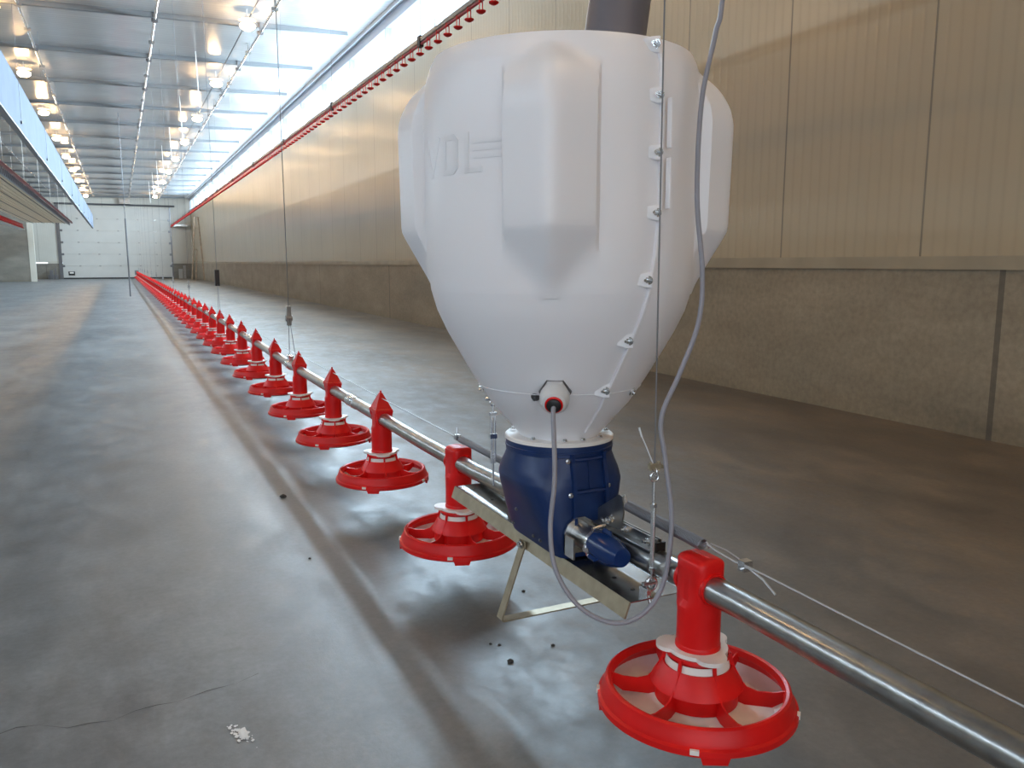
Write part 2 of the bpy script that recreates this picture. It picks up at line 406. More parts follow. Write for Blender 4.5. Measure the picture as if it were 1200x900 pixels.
# feeder pan prototype (origin at pipe centre)
def fin_poly(): return [(.050, -.134), (.056, -.132), (.060, -.150), (.071, -.176), (.083, -.190), (.100, -.196), (.125, -.1955), (.147, -.190), (.149, -.206), (.125, -.222), (.068, -.222), (.066, -.19), (.055, -.160)]
def pan_meshes():
    out = {}
    # drop tube: square saddle block over the pipe running into a round tube
    b = MB(); n = 48; prof = [(-.124, 2), (-.05, 2), (-.036, 2.2), (-.026, 5), (.028, 5), (.040, 5)]
    vs = []; 
    for z, e in prof:
        for k in range(n):
            a = 2*pi*k/n
            hx, hy = (.0365, .0365) if e < 3 else (.029, .034)
            r = (abs(cos(a)/hx)**e+abs(sin(a)/hy)**e)**(-1/e)
            vs.append((r*cos(a), r*sin(a), z))
    # arched top
    for t in (.9, .72, .45, .01):
        for k in range(n):
            a = 2*pi*k/n; e = 5
            r = (abs(cos(a)/.029)**e+abs(sin(a)/.034)**e)**(-1/e)
            vs.append((r*cos(a)*t, r*sin(a)*(t*.35+.65 if t > .1 else .65), .040+.010*sqrt(max(0, 1-t*t))))
    m = len(vs)//n
    fs = [(i*n+k, i*n+(k+1) % n, (i+1)*n+(k+1) % n, (i+1)*n+k) for i in range(m-1) for k in range(n)]
    b.add(vs, fs, True)
    q = Matrix.Rotation(radians(90), 4, 'X')
    for s in (-1, 1):   # collars where the pipe passes
        q2 = q.copy(); q2.translation = Vector((0, s*.034, 0))
        b.lathe([(.0228, -.004), (.0265, -.004), (.0275, 0), (.0265, .004), (.0228, .004)], 28, mtx=q2)
    b.lathe([(.0365, -.116), (.0378, -.118), (.0378, -.124), (.034, -.124)], 40)
    out['drop_tube'] = (b, 'red')
    # white star plate
    b = MB(); N = 80; top = []; 
    for k in range(N):
        a = 2*pi*k/N
        lob = max(0, cos(3*(a-.35)))**.6 if cos(3*(a-.35)) > 0 else 0
        top.append((.050+.020*lob, a))
    vs = [(r*cos(a), r*sin(a), z) for z in (-.131, -.124) for r, a in top]+[(.0372*cos(a), .0372*sin(a), z) for z in (-.131, -.124) for r, a in top]
    fs = []
    for k in range(N):
        j = (k+1) % N
        fs += [(k, j, N+j, N+k), (N+k, N+j, 3*N+j, 3*N+k), (2*N+k, 2*N+j, j, k), (3*N+k, 3*N+j, 2*N+j, 2*N+k)]
    b.add(vs, fs, False)
    out['collar_plate'] = (b, 'white')
    # inner throat, white ring, cone, lower drum
    b = MB().lathe([(.036, -.12), (.044, -.135), (.046, -.16), (.058, -.205), (.060, -.216)], 36)
    out['inner_throat'] = (b, 'red')
    b = MB().lathe([(.0505, -.142), (.0515, -.142), (.0545, -.155), (.0535, -.155)], 36, closed=True)
    out['white_ring'] = (b, 'white')
    b = MB().lathe([(.0555, -.153), (.058, -.153), (.0765, -.184), (.078, -.188), (.0745, -.188), (.0545, -.156)], 48, closed=True)
    b.lathe([(.052, -.131), (.0535, -.131), (.0545, -.136), (.052, -.136)], 48, closed=True)
    out['cone'] = (b, 'red')
    b = MB().lathe([(.069, -.187), (.070, -.216), (.067, -.216), (.067, -.187)], 48, closed=True)
    out['lower_drum'] = (b, 'red')
    for i in range(6):
        a = radians(21.4+60*i)
        q = Matrix.Rotation(a, 4, 'Z') @ Matrix.Rotation(radians(90), 4, 'X')
        b = MB().prism(fin_poly(), q, .0032)
        b.prism([(.0505, -.131), (.055, -.131), (.059, -.153), (.056, -.153)], q, .006)
        out['spoke.%d' % i] = (b, 'red')
    b = MB().lathe([(.142, -.196), (.146, -.187), (.151, -.185), (.155, -.188), (.1575, -.198), (.161, -.205), (.1625, -.213), (.1675, -.216), (.1680, -.225), (.164, -.228), (.158, -.222), (.153, -.210), (.148, -.198), (.144, -.200)], 72, closed=True)
    for a in (62, 152, 242, 332):
        q = Matrix.Rotation(radians(a), 4, 'Z'); b.prism([(-.019, -.237), (.019, -.237), (.023, -.224), (-.023, -.224)], q @ Matrix(((0, 0, 1, .163), (1, 0, 0, 0), (0, 1, 0, 0), (0, 0, 0, 1))), .007)
    out['rim'] = (b, 'red')
    b = MB().lathe([(.157, -.214), (.150, -.220), (.130, -.233), (.105, -.231), (.075, -.220), (.03, -.206), (1e-4, -.203)], 60)
    b.lathe([(.160, -.217), (.150, -.228), (.130, -.238), (.070, -.236), (1e-4, -.236)], 60)
    out['dish'] = (b, 'dishw')
    for i, a in enumerate((-47, 146, 231)):
        ar = radians(a); b = MB()
        q = Matrix.Rotation(ar, 4, 'Z')
        b.prism([(-.007, -.2215), (.007, -.2215), (.007, -.214), (-.007, -.214)], q @ Matrix(((0, 0, 1, .167), (1, 0, 0, 0), (0, 1, 0, 0), (0, 0, 0, 1))), .005)
        out['clip.%d' % i] = (b, 'white')
    # pointed anti-perch cap
    b = MB()
    levels = [(.024, .032, .043, 0), (.034, .0315, .041, 0), (.037, .029, .036, 0), (.060, .019, .024, 0), (.080, .0095, .014, 0), (.092, .004, .008, 0)]
    vs = [(sx*hx, sy*hy, z) for z, hx, hy, _ in levels for sx, sy in ((-1, -1), (1, -1), (1, 1), (-1, 1))]
    fs = [(i*4+j, i*4+(j+1) % 4, (i+1)*4+(j+1) % 4, (i+1)*4+j) for i in range(len(levels)-1) for j in range(4)]
    m = (len(levels)-1)*4; fs.append((m, m+1, m+2, m+3)); fs.append((3, 2, 1, 0))
    b.add(vs, fs)
    # skirt flaps over the pipe each side and the wire notch fingers
    b.prism([(-.032, .030), (.032, .030), (.026, .004), (-.026, .004)], Matrix(((1, 0, 0, 0), (0, 0, 1, -.043), (0, 1, 0, 0), (0, 0, 0, 1))), .003)
    b.prism([(-.032, .030), (.032, .030), (.026, .004), (-.026, .004)], Matrix(((1, 0, 0, 0), (0, 0, 1, .043), (0, 1, 0, 0), (0, 0, 0, 1))), .003)
    b.box(-.004, .001, -.008, -.003, .090, .101).box(.001, .012, .003, .008, .074, .082)
    out['peak_cap'] = (b, 'red')
    return out
PM = pan_meshes()
def make_pan(name, label, group, cap, full=True):
    r = empty(name, (0, 0, 0), label, 'feeder', group)
    for key, (b, mm) in PM.items():
        nm = key.split('.')[0]
        if nm == 'peak_cap' and not cap: continue
        if not full and nm in ('spoke', 'clip', 'lower_drum', 'inner_throat', 'white_ring'): continue
        if key not in DATA:
            o = b.build(nm, M[mm], r); DATA[key] = o.data
            if nm in ('drop_tube',): pass
        else:
            o = bpy.data.objects.new(nm, DATA[key]); COL.objects.link(o); o.parent = r
    return r
DATA = {}
LIFT = .013
def dup(root, loc, rz, label=None, group=None):
    r = root.copy(); COL.objects.link(r); r.location = loc; r.rotation_euler = (0, 0, rz)
    if label: r['label'] = label
    if group: r['group'] = group
    for ch in CH[root.name]:
        c = ch.copy(); COL.objects.link(c); c.parent = r
    return r
CH = {}
GRP = 'red feeder pans along the feed pipe'
pan_ys = [1.003, 2.06]+[2.06+.75*i for i in range(1, 63)]
ordw = ['first', 'second', 'third', 'fourth', 'fifth', 'sixth', 'seventh', 'eighth', 'ninth', 'tenth', 'eleventh', 'twelfth', 'thirteenth', 'fourteenth', 'fifteenth', 'sixteenth']
NEAR = make_pan('feeder_pan', 'largest red feeder pan with flat-topped tube, in front of the white hopper', GRP, False)
NEAR.location = (PX, pan_ys[0], pz(pan_ys[0])); NEAR.scale = (.97, .97, .97)
for ch in kids(NEAR):          # its telescopic tube is set shorter
    if ch.name.startswith('drop_tube'):
        ch.data = ch.data.copy()
        for v in ch.data.vertices:
            if v.co.z < -.045: v.co.z += LIFT*min(1, (-.045-v.co.z)/.05)
    else: ch.location.z = LIFT
p_plain = make_pan('feeder_pan', 'red feeder pan with flat-topped tube, half hidden behind the steel tray', GRP, False)
p_plain.location = (PX, pan_ys[1], pz(pan_ys[1])); p_plain.rotation_euler = (0, 0, radians(9))
p_cap = make_pan('feeder_pan', 'red feeder pan with a pointed cap, first pointed one behind the blue boot', GRP, True)
p_cap.location = (PX, pan_ys[2], pz(pan_ys[2])); p_cap.rotation_euler = (0, 0, 0)
CH[p_cap.name] = kids(p_cap)
for i in range(3, 16):
    dup(p_cap, (PX, pan_ys[i], pz(pan_ys[i])), 0, 'red feeder pan with a pointed cap, %s pointed one behind the blue boot' % ordw[i-2])
far_label = 'tiny red feeder pan far down the pipe, past the fifteen nearest the hopper'
p_far = make_pan('feeder_pan', far_label, GRP, True, False)
p_far.location = (PX, pan_ys[16], pz(pan_ys[16])); CH[p_far.name] = kids(p_far)
for y in pan_ys[17:]:
    if y > YEND-.3: break
    dup(p_far, (PX, y, pz(y)), 0, far_label)

# anti-perch wire with springs
def coil(p0, p1, R, w, turns, n=10):
    p0 = Vector(p0); p1 = Vector(p1); d = (p1-p0); L = d.length; d.normalize(); u = d.cross(Vector((0, 0, 1))).normalized(); v = d.cross(u)
    pts = []
    for i in range(turns*n+1):
        a = 2*pi*i/n; pts.append(p0+d*L*i/(turns*n)+(u*cos(a)+v*sin(a))*R)
    return pts
aw = empty('tension_wire', (0, 0, 0), 'thin steel tension wire stretched above the feed pipe', 'wire')
MB().tube([(PX, -2.5, .437), (PX, .48, .443), (PX, .90, .450)], .0014, 6).build('front_wire', M['wire'], aw)
MB().tube([(PX, .835, .428), (PX+.003, .865, .440), (PX, .90, .450)], .0018, 6).build('wire_tail', M['wire'], aw)
lp = [(PX-.004, .985, .456), (PX-.010, .955, .456), (PX-.006, .915, .451), (PX, .902, .450), (PX+.006, .915, .451), (PX+.010, .955, .454), (PX+.004, .985, .456)]
MB().tube(lp, .0013, 6).build('wire_loop', M['wire'], aw)
MB().box(PX-.008, PX+.008, .893, .907, .442, .458).tube([(PX-.012, .90, .446), (PX+.012, .90, .446)], .003, 8).build('wire_clamp', M['steel_b'], aw)
MB().tube([(PX, 2.09, .418), (PX, 2.75, .4175), (PX, 3.3, .419), (PX, 4.3, .420)]+[(PX, y, pz(y)+.076) for y in (5, 6, 7.3, 12, 22, 48)], .0014, 6).build('rear_wire', M['wire'], aw)
sp = empty('tension_spring', (0, 0, 0), 'grey coil spring between the bracket plate and front pan', 'spring')
MB().tube(coil((PX, 1.215, .4555), (PX, 1.0, .4500), .0090, .0017, 62), .0016, 5).build('coil', M['spring'], sp)
MB().tube([(PX, 1.24, .462), (PX+.006, 1.235, .470), (PX, 1.225, .470), (PX, 1.215, .4555)], .0015, 6).tube([(PX, 1.0, .450), (PX, .99, .457), (PX, .98, .454), (PX, .985, .450)], .0015, 6).build('hook', M['wire'], sp)
sp = empty('tension_spring', (0, 0, 0), 'grey coil spring behind the hopper, left of the blue boot', 'spring')
MB().tube(coil((PX, 2.04, .418), (PX, 1.73, .418), .0085, .0017, 90), .0016, 5).build('coil', M['spring'], sp)
MB().tube([(PX, 2.04, .418), (PX, 2.05, .425), (PX, 2.06, .418)], .0015, 6).tube([(PX, 2.07, .41), (PX+.002, 2.072, .445)], .002, 6).box(PX-.007, PX+.007, 2.055, 2.075, .411, .426).build('hook', M['steel_b'], sp)

# ------------------------------------------------------------------ hopper
HX, HY = .79, 1.427
S = .963
RID = radians(-122.8)
def interp(tab, z):
    if z <= tab[0][0]: return tab[0][1]
    for (a, va), (b_, vb) in zip(tab, tab[1:]):
        if z <= b_:
            t = (z-a)/(b_-a); return va+(vb-va)*t
    return tab[-1][1]
tz = lambda z: .9+(z-.9)*S
CT = [(tz(z), r*S) for z, r in ((.541, .0835), (.546, .086), (.616, .146), (.665, .178), (.716, .208), (.762, .234), (.805, .254), (.846, .266), (.90, .273), (.97, .276), (1.165, .276), (1.215, .2745), (1.25, .270), (1.275, .262), (1.287, .256))]
DT = [(tz(z), r*S) for z, r in ((.838, .262), (.962, .334), (1.165, .338), (1.195, .332), (1.225, .315), (1.25, .290), (1.268, .262), (1.287, .24))]
WEDGE = .078
def hop_r(phi, z):
    rc = interp(CT, z)
    if z < DT[0][0]: return rc
    D = (interp(DT, z-.010)+2*interp(DT, z)+interp(DT, z+.010))/4
    a = (phi-RID+pi/4) % (pi/2)-pi/4          # angle from the nearest ridge
    rs = D/(cos(a)+.74*(sqrt(sin(a)**2+.0025)-.05))
    if abs(a) > .02: rs = min(rs, WEDGE/abs(sin(a)))
    k = .012
    h = max(0, k-abs(rc-rs))/k
    return max(rc, rs)+h*h*k*.25
zs = sorted(set([tz(.82+.008*i) for i in range(20)]+[tz(1.150+.005*i) for i in range(27)]+[tz(z) for z in (.541, .546, .56, .58, .616, .64, .665, .69, .716, .74, .762, .785, .805, .825, .838, .846, .86, .88, .90, .92, .94, .955, .962, .97, 1.0, 1.05, 1.1, 1.14, 1.16, 1.165, 1.17, 1.18, 1.195, 1.21, 1.225, 1.238, 1.25, 1.26, 1.268, 1.275, 1.282, 1.287)]))
N = 432
hop = empty('feed_hopper', (HX, HY, 0), 'large white plastic feed hopper standing on the blue boot', 'hopper')
b = MB(); vs = []
for z in zs:
    for k in range(N):
        a = 2*pi*k/N; r = hop_r(a, z); vs.append((r*cos(a), r*sin(a), z))
for z in reversed(zs):   # inner skin
    for k in range(N):
        a = 2*pi*k/N; r = hop_r(a, z)-.006; vs.append((r*cos(a), r*sin(a), z if z < zs[-1] else z-.001))
m = len(zs)*2
b.add(vs, [(i*N+k, i*N+(k+1) % N, ((i+1) % m)*N+(k+1) % N, ((i+1) % m)*N+k) for i in range(m) for k in range(N)], True)
b.build('hopper_shell', M['poly'], hop, sharp=25)
def hp(phi, z, off=0.):
    r = hop_r(phi, z)+off; return Vector((r*cos(phi), r*sin(phi), z))
# seams
SEAM = RID+radians(42.6)
def seam_at(z): return -radians(6.5)*max(0, min(1, (.97-z)/.33))
LINE = lambda ph, z: ph+seam_at(z)
for ph in (SEAM, SEAM+pi):
    b = MB(); zz = [z for z in zs if z > tz(.55)]
    tang = Vector((-sin(ph), cos(ph), 0))
    vs = []; w = .004
    for z in zz:
        for off, s_ in ((-.004, -1), (.006, -1), (.006, 1), (-.004, 1)):
            vs.append(hp(LINE(ph, z), z, off)+tang*w*s_)
    n = len(zz)
    fs = [(i*4+j, i*4+(j+1) % 4, (i+1)*4+(j+1) % 4, (i+1)*4+j) for i in range(n-1) for j in range(4)]+[(0, 1, 2, 3), ((n-1)*4+3, (n-1)*4+2, (n-1)*4+1, (n-1)*4)]
    b.add(vs, fs)
    b.build('seam_flange', M['poly'], hop, bevel=.002)
tang = Vector((-sin(SEAM), cos(SEAM), 0)); rad = Vector((cos(SEAM), sin(SEAM), 0))
for z in (1.262, 1.178, 1.085, .985, .870, .762, .665):
    for half in (0, 1):
        ph = LINE(SEAM+pi*half, .9+(z-.9)*.99)
        t2 = Vector((-sin(ph), cos(ph), 0)); rd = Vector((cos(ph), sin(ph), 0))
        zz = .9+(z-.9)*.99
        base = hp(ph, zz, .002)
        # moulded lug carrying the bolt
        lb = MB(); q = Matrix((( -t2.x, rd.x, 0, base.x), (-t2.y, rd.y, 0, base.y), (0, 0, 1, base.z), (0, 0, 0, 1)))
        lb.add([q @ Vector(v) for v in [(.004, -.006, -.014), (.030, -.006, -.010), (.030, -.006, .010), (.004, -.006, .014), (.004, .010, -.014), (.016, .003, -.010), (.016, .003, .010), (.004, .010, .014)]],
               [(0, 1, 2, 3), (7, 6, 5, 4), (0, 4, 5, 1), (1, 5, 6, 2), (2, 6, 7, 3), (3, 7, 4, 0)])
        lb.build('bolt_lug', M['poly'], hop, bevel=.002)
        bb = MB(); bolt(bb, base-t2*.010+rd*.006, -t2+rd*.35, .0052, .006, stud=.008)
        bb.build('bolt', M['steel_b'], hop)
for z0, z1 in ((1.09, 1.172), (.99, 1.075)):
    b = MB(); q = [hp(SEAM, z, .010)+tang*.004 for z in (z0, z1)]
    vs = []
    for p in q:
        for dr, dt in ((0, 0), (.010, 0), (.010, .006), (0, .006)): vs.append(p+rad*dr+tang*dt)
    b.add(vs, [(0, 1, 2, 3), (7, 6, 5, 4), (0, 4, 5, 1), (1, 5, 6, 2), (2, 6, 7, 3), (3, 7, 4, 0)])
    b.build('hinge_strip', M['poly'], hop, bevel=.0015)
# collar bolts low on the cone
b = MB()
for a, z, dark in ((-135, .655, 1), (-58, .655, 0), (168, .655, 0)):
    ph = radians(a); nrm = Vector((cos(ph), sin(ph), -.55))
    bb = MB(); bolt(bb, hp(ph, z), nrm, .006, .005, stud=.004); bb.build('bolt', M['steel_d'] if dark else M['steel_b'], hop)
for a in (-150, -112, -90, -62, -20, 60, 140):
    ph = radians(a); bb = MB(); bolt(bb, (.097*cos(ph), .097*sin(ph), .5595), (0, 0, 1), .0042, .004); bb.build('bolt', M['steel_b'], hop)
# thin moulding line round the cone
b = MB(); b.tube([hp(2*pi*k/96, .660, .0002) for k in range(96)], .0012, 5, closed=True); b.build('moulding_line', M['poly'], hop)
# embossed letters V D L with speed lines, laid on the shell
def emboss(strokes, ph0, z0, sc):
    b = MB()
    def P(u, v, off): # u to the right seen from outside
        ph = ph0+u*sc/.266; return hp(ph, z0+v*sc, off)
    for (u0, v0, u1, v1, w) in strokes:
        n = 8; d = Vector((u1-u0, v1-v0)); Ld = d.length; d.normalize(); nn = Vector((-d.y, d.x))*w/2
        vs = []
        for i in range(n+1):
            cx = u0+d.x*Ld*i/n; cy = v0+d.y*Ld*i/n
            for off, s_ in ((-.001, -1), (.0008, -1), (.0008, 1), (-.001, 1)):
                vs.append(P(cx+nn.x*s_, cy+nn.y*s_, off))
        fs = [(i*4+j, i*4+(j+1) % 4, (i+1)*4+(j+1) % 4, (i+1)*4+j) for i in range(n) for j in range(4)]+[(0, 1, 2, 3), (n*4+3, n*4+2, n*4+1, n*4)]
        b.add(vs, fs)
    return b
st = [(-.45, 1, 0, 0, .16), (.45, 1, 0, 0, .16),
      (.75, 0, .75, 1, .16), (.75, .93, 1.15, .93, .14), (.75, .07, 1.15, .07, .14), (1.25, .85, 1.25, .15, .18), (1.12, .95, 1.28, .82, .12), (1.12, .05, 1.28, .18, .12),
      (1.65, 0, 1.65, 1, .16), (1.60, .07, 2.15, .07, .14),
      (1.85, .38, 2.7, .38, .08), (1.85, .56, 2.7, .56, .08), (1.85, .74, 2.7, .74, .08)]
emboss(st, radians(-180.5), 1.052, .068).build('embossed_letters', M['poly'], hop)

# cable gland on the cone
GP = radians(-121.5); gz = .668
base = hp(GP, gz); nrm = Vector((cos(GP), sin(GP), -.38)).normalized()
q = nrm.to_track_quat('Z', 'Y').to_matrix().to_4x4(); q.translation = base
b = MB(); b.lathe([(.030, -.004), (.030, .004), (.027, .006), (1e-4, .006)], 6, mtx=q, smooth=False); b.build('gland_washer', M['steel_d'], hop)
b = MB(); b.lathe([(.027, .004), (.027, .018), (.0265, .020)], 6, mtx=q, smooth=False); b.lathe([(.0265, .016), (.0275, .022), (.0265, .036), (.021, .046), (.016, .048), (.0145, .047)], 30, mtx=q); b.build('gland_body', M['gland'], hop)
b = MB(); b.lathe([(.016, .045), (.0165, .050), (.0145, .0515), (.0125, .0505)], 24, mtx=q); b.build('gland_ring', M['red'], hop)
b = MB(); b.lathe([(.0135, .045), (.0130, .054), (.008, .057), (1e-4, .057)], 24, mtx=q); b.build('sensor_face', M['black'], hop)
gend = q @ Vector((0, 0, .057)) + Vector((HX, HY, 0))

# ------------------------------------------------------------------ blue boot
boot = empty('auger_boot', (HX, HY, 0), 'dark blue plastic auger boot between white hopper and steel tray', 'boot')
BT = [(.332, .058, .116, 7), (.36, .070, .117, 6), (.39, .082, .117, 5), (.42, .093, .116, 4.2), (.45, .105, .115, 3.6), (.472, .1125, .114, 3.2), (.490, .1115, .112, 2.8), (.510, .1085, .109, 2.3), (.527, .1065, .1065, 2), (.528, .109, .109, 2), (.549, .109, .109, 2), (.550, .1, .1, 2)]
def boot_sec(z):
    for A, B in zip(BT, BT[1:]):
        if z <= B[0]:
            t = max(0, (z-A[0])/(B[0]-A[0])); return [A[i]+(B[i]-A[i])*t for i in (1, 2, 3)]
    return BT[-1][1:]
def boot_pt(a, z, off=0.):
    hx, hy, e = boot_sec(z); r = (abs(cos(a)/hx)**e+abs(sin(a)/hy)**e)**(-1/e)+off
    return Vector((r*cos(a), r*sin(a), z))
def boot_front(x, z, off=0.):
    hx, hy, e = boot_sec(z); return Vector((x, -hy*max(0, 1-abs(x/hx)**e)**(1/e)-off, z))
b = MB(); vs = []; n = 120
bz = sorted(set([t[0] for t in BT]+[.332+.012*i for i in range(16)]))
for z in bz:
    for k in range(n): vs.append(boot_pt(2*pi*k/n, z))
b.add(vs, [(i*n+k, i*n+(k+1) % n, (i+1)*n+(k+1) % n, (i+1)*n+k) for i in range(len(bz)-1) for k in range(n)], True)
b.f.append(tuple(range(n))); b.sm.append(False); b.f.append(tuple((len(bz)-1)*n+k for k in range(n))); b.sm.append(False)
b.build('boot_body', M['blue'], boot, sharp=30)
b = MB().lathe([(1e-4, .549), (.1105, .549), (.1105, .555), (.1085, .5565), (1e-4, .5565)], 72)
b.build('boot_lid', M['white'], boot)
# framed inspection panel on the front face
def bar(mb, pts, w, h): mb.tube(pts, w, 6)
for xx, zz0, zz1 in ((-.030, .380, .535), (.042, .384, .535)):
    b = MB(); pts = [boot_front(xx*(1 if z > .42 else 1-.12*(0.42-z)/.05), z, .003) for z in [zz0+(zz1-zz0)*i/10 for i in range(11)]]
    for p, p2 in zip(pts, pts[1:]): b.obox(p, p2+(p2-p)*.05, .007, .012, up=(0, -1, 0))
    b.build('panel_rib', M['blue'], boot)
for z in (.524, .462, .392):
    b = MB(); pts = [boot_front(x, z, .003) for x in [-.032+.072*i/6 for i in range(7)]]
    b.tube(pts, .0045, 8); b.build('panel_rib', M['blue'], boot)
b = MB(); b.obox(boot_front(.006, .468, .001), boot_front(.006, .520, .001), .004, .004, up=(0, -1, 0)); b.build('panel_rib', M['blue'], boot)
for x, z in ((-.037, .458), (-.037, .388), (-.037, .522), (.048, .468), (.047, .42)):
    bb = MB(); bolt(bb, boot_front(x, z, .002), (-.1, -1, .0), .0035, .005); bb.build('bolt', M['steel_b'], boot)
for y, z in ((-.05, .352), (.02, .40), (.075, .352), (-.02, .352)):
    hx = boot_sec(z)[0]
    bb = MB(); bolt(bb, (-hx, y, z), (-1, 0, .3), .003, .004); bb.build('bolt', M['steel_d'], boot)
# round band under lid
b = MB().lathe([(.1092, .534), (.1105, .535), (.1105, .538), (.1092, .539)], 72); b.build('lid_band', M['blue'], boot)
# outlets: flange plate, capped outlet and clamp
ox, oz = .772-HX, .381; oy = -.117
Q = Matrix.Rotation(radians(90), 4, 'X')
def cyl(prof, x, y, z, n=32):
    q = Q.copy(); q.translation = Vector((x, y, z)); return MB().lathe(prof, n, mtx=q)
fp = MB(); fp.prism([(-.034, -.036), (.034, -.036), (.034, .008), (.026, .024), (.010, .034), (-.010, .034), (-.026, .024), (-.034, .008)], Matrix(((1, 0, 0, ox-.002), (0, 0, 1, oy-.006), (0, 1, 0, oz), (0, 0, 0, 1))), .004)
fp.box(ox-.036, ox-.032, oy-.04, oy-.004, oz-.036, oz+.004)
fp.build('outlet_plate', M['steel_b'], boot)
cyl([(1e-4, 0), (.0235, 0), (.0235, .085), (1e-4, .085)], ox, oy-.004, oz).build('outlet_stub', M['steel'], boot)
cyl([(.0235, 0), (.0262, 0), (.0262, .006), (.0235, .006)], ox, oy-.062, oz).build('clamp_ring', M['steel_b'], boot)
cyl([(.0235, 0), (.027, .001), (.0285, .006), (.0285, .030), (.0275, .045), (.025, .060), (.021, .072), (.017, .084), (1e-4, .084)], ox, oy-.068, oz).build('outlet_cap', M['blue_cap'], boot)
eb = MB()
for a in (35, 155, 275):
    q = Matrix.Translation((ox, oy-.096, oz)) @ Matrix.Rotation(radians(a), 4, 'Y')
    eb.prism([(.024, -.016), (.036, -.012), (.036, .010), (.024, .018)], q, .003)
eb.build('cap_ears', M['blue_cap'], boot)
b = MB(); b.tube([(ox-.010, oy-.066, oz+.029), (ox+.010, oy-.066, oz+.032)], .0042, 10); b.tube([(ox+.010, oy-.066, oz+.032), (ox+.018, oy-.066, oz+.033)], .003, 8); b.build('clamp_bolt', M['steel_b'], boot)
for x, z in ((-.030, -.004), (-.022, -.014), (.026, .012), (.03, -.004)):
    bb = MB(); bolt(bb, (ox+x*.9, oy-.072, oz+z), (x*8, -.4, z*8), .005, .008); bb.build('bolt', M['steel_b'], boot)
# pipe saddle bracket on the pipe side
px = PX-HX
zt = pz(1.2)+.0235
cyl([(.0225, 0), (.0250, 0), (.0250, .20), (.0225, .20)], px, -.112, pz(1.22)).build('pipe_saddle', M['steel'], boot)
fl = MB(); fl.obox((px-.004, -.115, zt+.006), (px-.004, -.312, zt+.009), .0025, .024).obox((px+.003, -.115, zt+.006), (px+.003, -.312, zt+.009), .0025, .024)
fl.obox((px-.012, -.115, zt-.001), (px-.012, -.312, zt+.002), .020, .0025)
fl.build('saddle_flange', M['steel'], boot)
for y in (-.155, -.215, -.285):
    bb = MB(); bolt(bb, (px-.006, y, zt+.010), (-1, 0, .1), .005, .006, stud=.006); bb.box(px+.006, px+.012, y-.008, y+.008, zt+.007, zt+.013); bb.build('bolt', M['steel_b'], boot)
MB().box(px-.010, px+.010, -.316, -.312, zt-.004, zt+.016).build('end_stop', M['black'], boot)
b = MB(); b.prism([(-.115, .385), (-.195, .392), (-.205, .440), (-.200, .470), (-.190, .472), (-.115, .425)], Matrix(((0, 0, 1, px-.004), (1, 0, 0, 0), (0, 1, 0, 0), (0, 0, 0, 1))), .003)
b.build('spring_plate', M['steel'], boot)
for y, z in ((-.135, .405), (-.17, .420)):
    bb = MB(); bolt(bb, (px-.006, y, z), (-1, 0, 0), .005, .005); bb.build('bolt', M['steel_b'], boot)
# rear side bracket
sb = MB(); zt = pz(1.6)+.0235
sb.obox((px-.002, .113, zt+.004), (px-.002, .225, zt+.002), .050, .003).obox((px-.026, .113, zt-.012), (px-.026, .225, zt-.012), .003, .034)
sb.box(px-.006, px-.003, .113, .21, zt, .425)
sb.build('rear_saddle', M['steel'], boot)
bb = MB(); bolt(bb, (px-.01, .15, zt+.006), (-.3, 0, 1), .0055, .006, stud=.004); bolt(bb, (px-.01, .2, zt+.006), (-.3, 0, 1), .0055, .006, stud=.004); bb.build('bolt', M['steel_b'], boot)
cyl([(.0235, 0), (.027, 0), (.027, .04), (.0235, .04)], px, .165, pz(1.57)).build('rear_clamp', M['lip'], boot)
MB().box(-.055, -.02, .116, .13, .338, .40).build('rear_plate', M['steel_d'], boot)

# ------------------------------------------------------------------ tray with stand bracket
TZ = .326
tray = empty('steel_tray', (.815, 1.5, TZ), 'galvanised steel tray carrying the blue boot, with folded edges', 'tray')
x0, x1, y0, y1 = -.067, .078, -.405, .40
b = MB(); pr = [(x0-.010, -.026), (x0-.008, -.026), (x0+.001, .0), (x1, .0), (x1+.002, .017), (x1+.011, .019), (x1+.011, .021), (x1, .019), (x1-.002, .002), (x0, .002)]
vs = [(x, y, z) for y in (y0, y1) for x, z in pr]; n = len(pr)
b.add(vs, [tuple(range(n)), tuple(range(2*n-1, n-1, -1))]+[(i, (i+1) % n, (i+1) % n+n, i+n) for i in range(n)])
b.build('tray_sheet', M['tray'], tray)
b = MB(); b.obox((x0-.0055, y0-.0005, -.012), (x0-.0055, y1+.0005, -.012), .003, .030, up=(.35, 0, 1)); b.build('near_lip', M['lip'], tray)
b = MB(); b.obox((x1+.002, y0, .0105), (x1+.002, y1, .0105), .002, .020, up=(-.6, 0, 1)); b.build('far_lip', M['steel_b'], tray)
for yy in (-.36, -.30, -.2, .25, .36): 
    bb = MB(); bb.lathe([(.004, 0), (.004, .0005), (1e-4, .0005)], 12, c=(x0+.035, yy, .0022)); bb.build('hole', M['black'], tray)
b = MB(); hx_, hy_ = -.026, -.407
b.box(hx_-.004, hx_+.004, hy_+.006, hy_+.03, .0, .016).tube([(hx_, hy_, -.012), (hx_, hy_+.01, .008)], .003, 8)
b.build('hook_lug', M['steel_b'], tray)
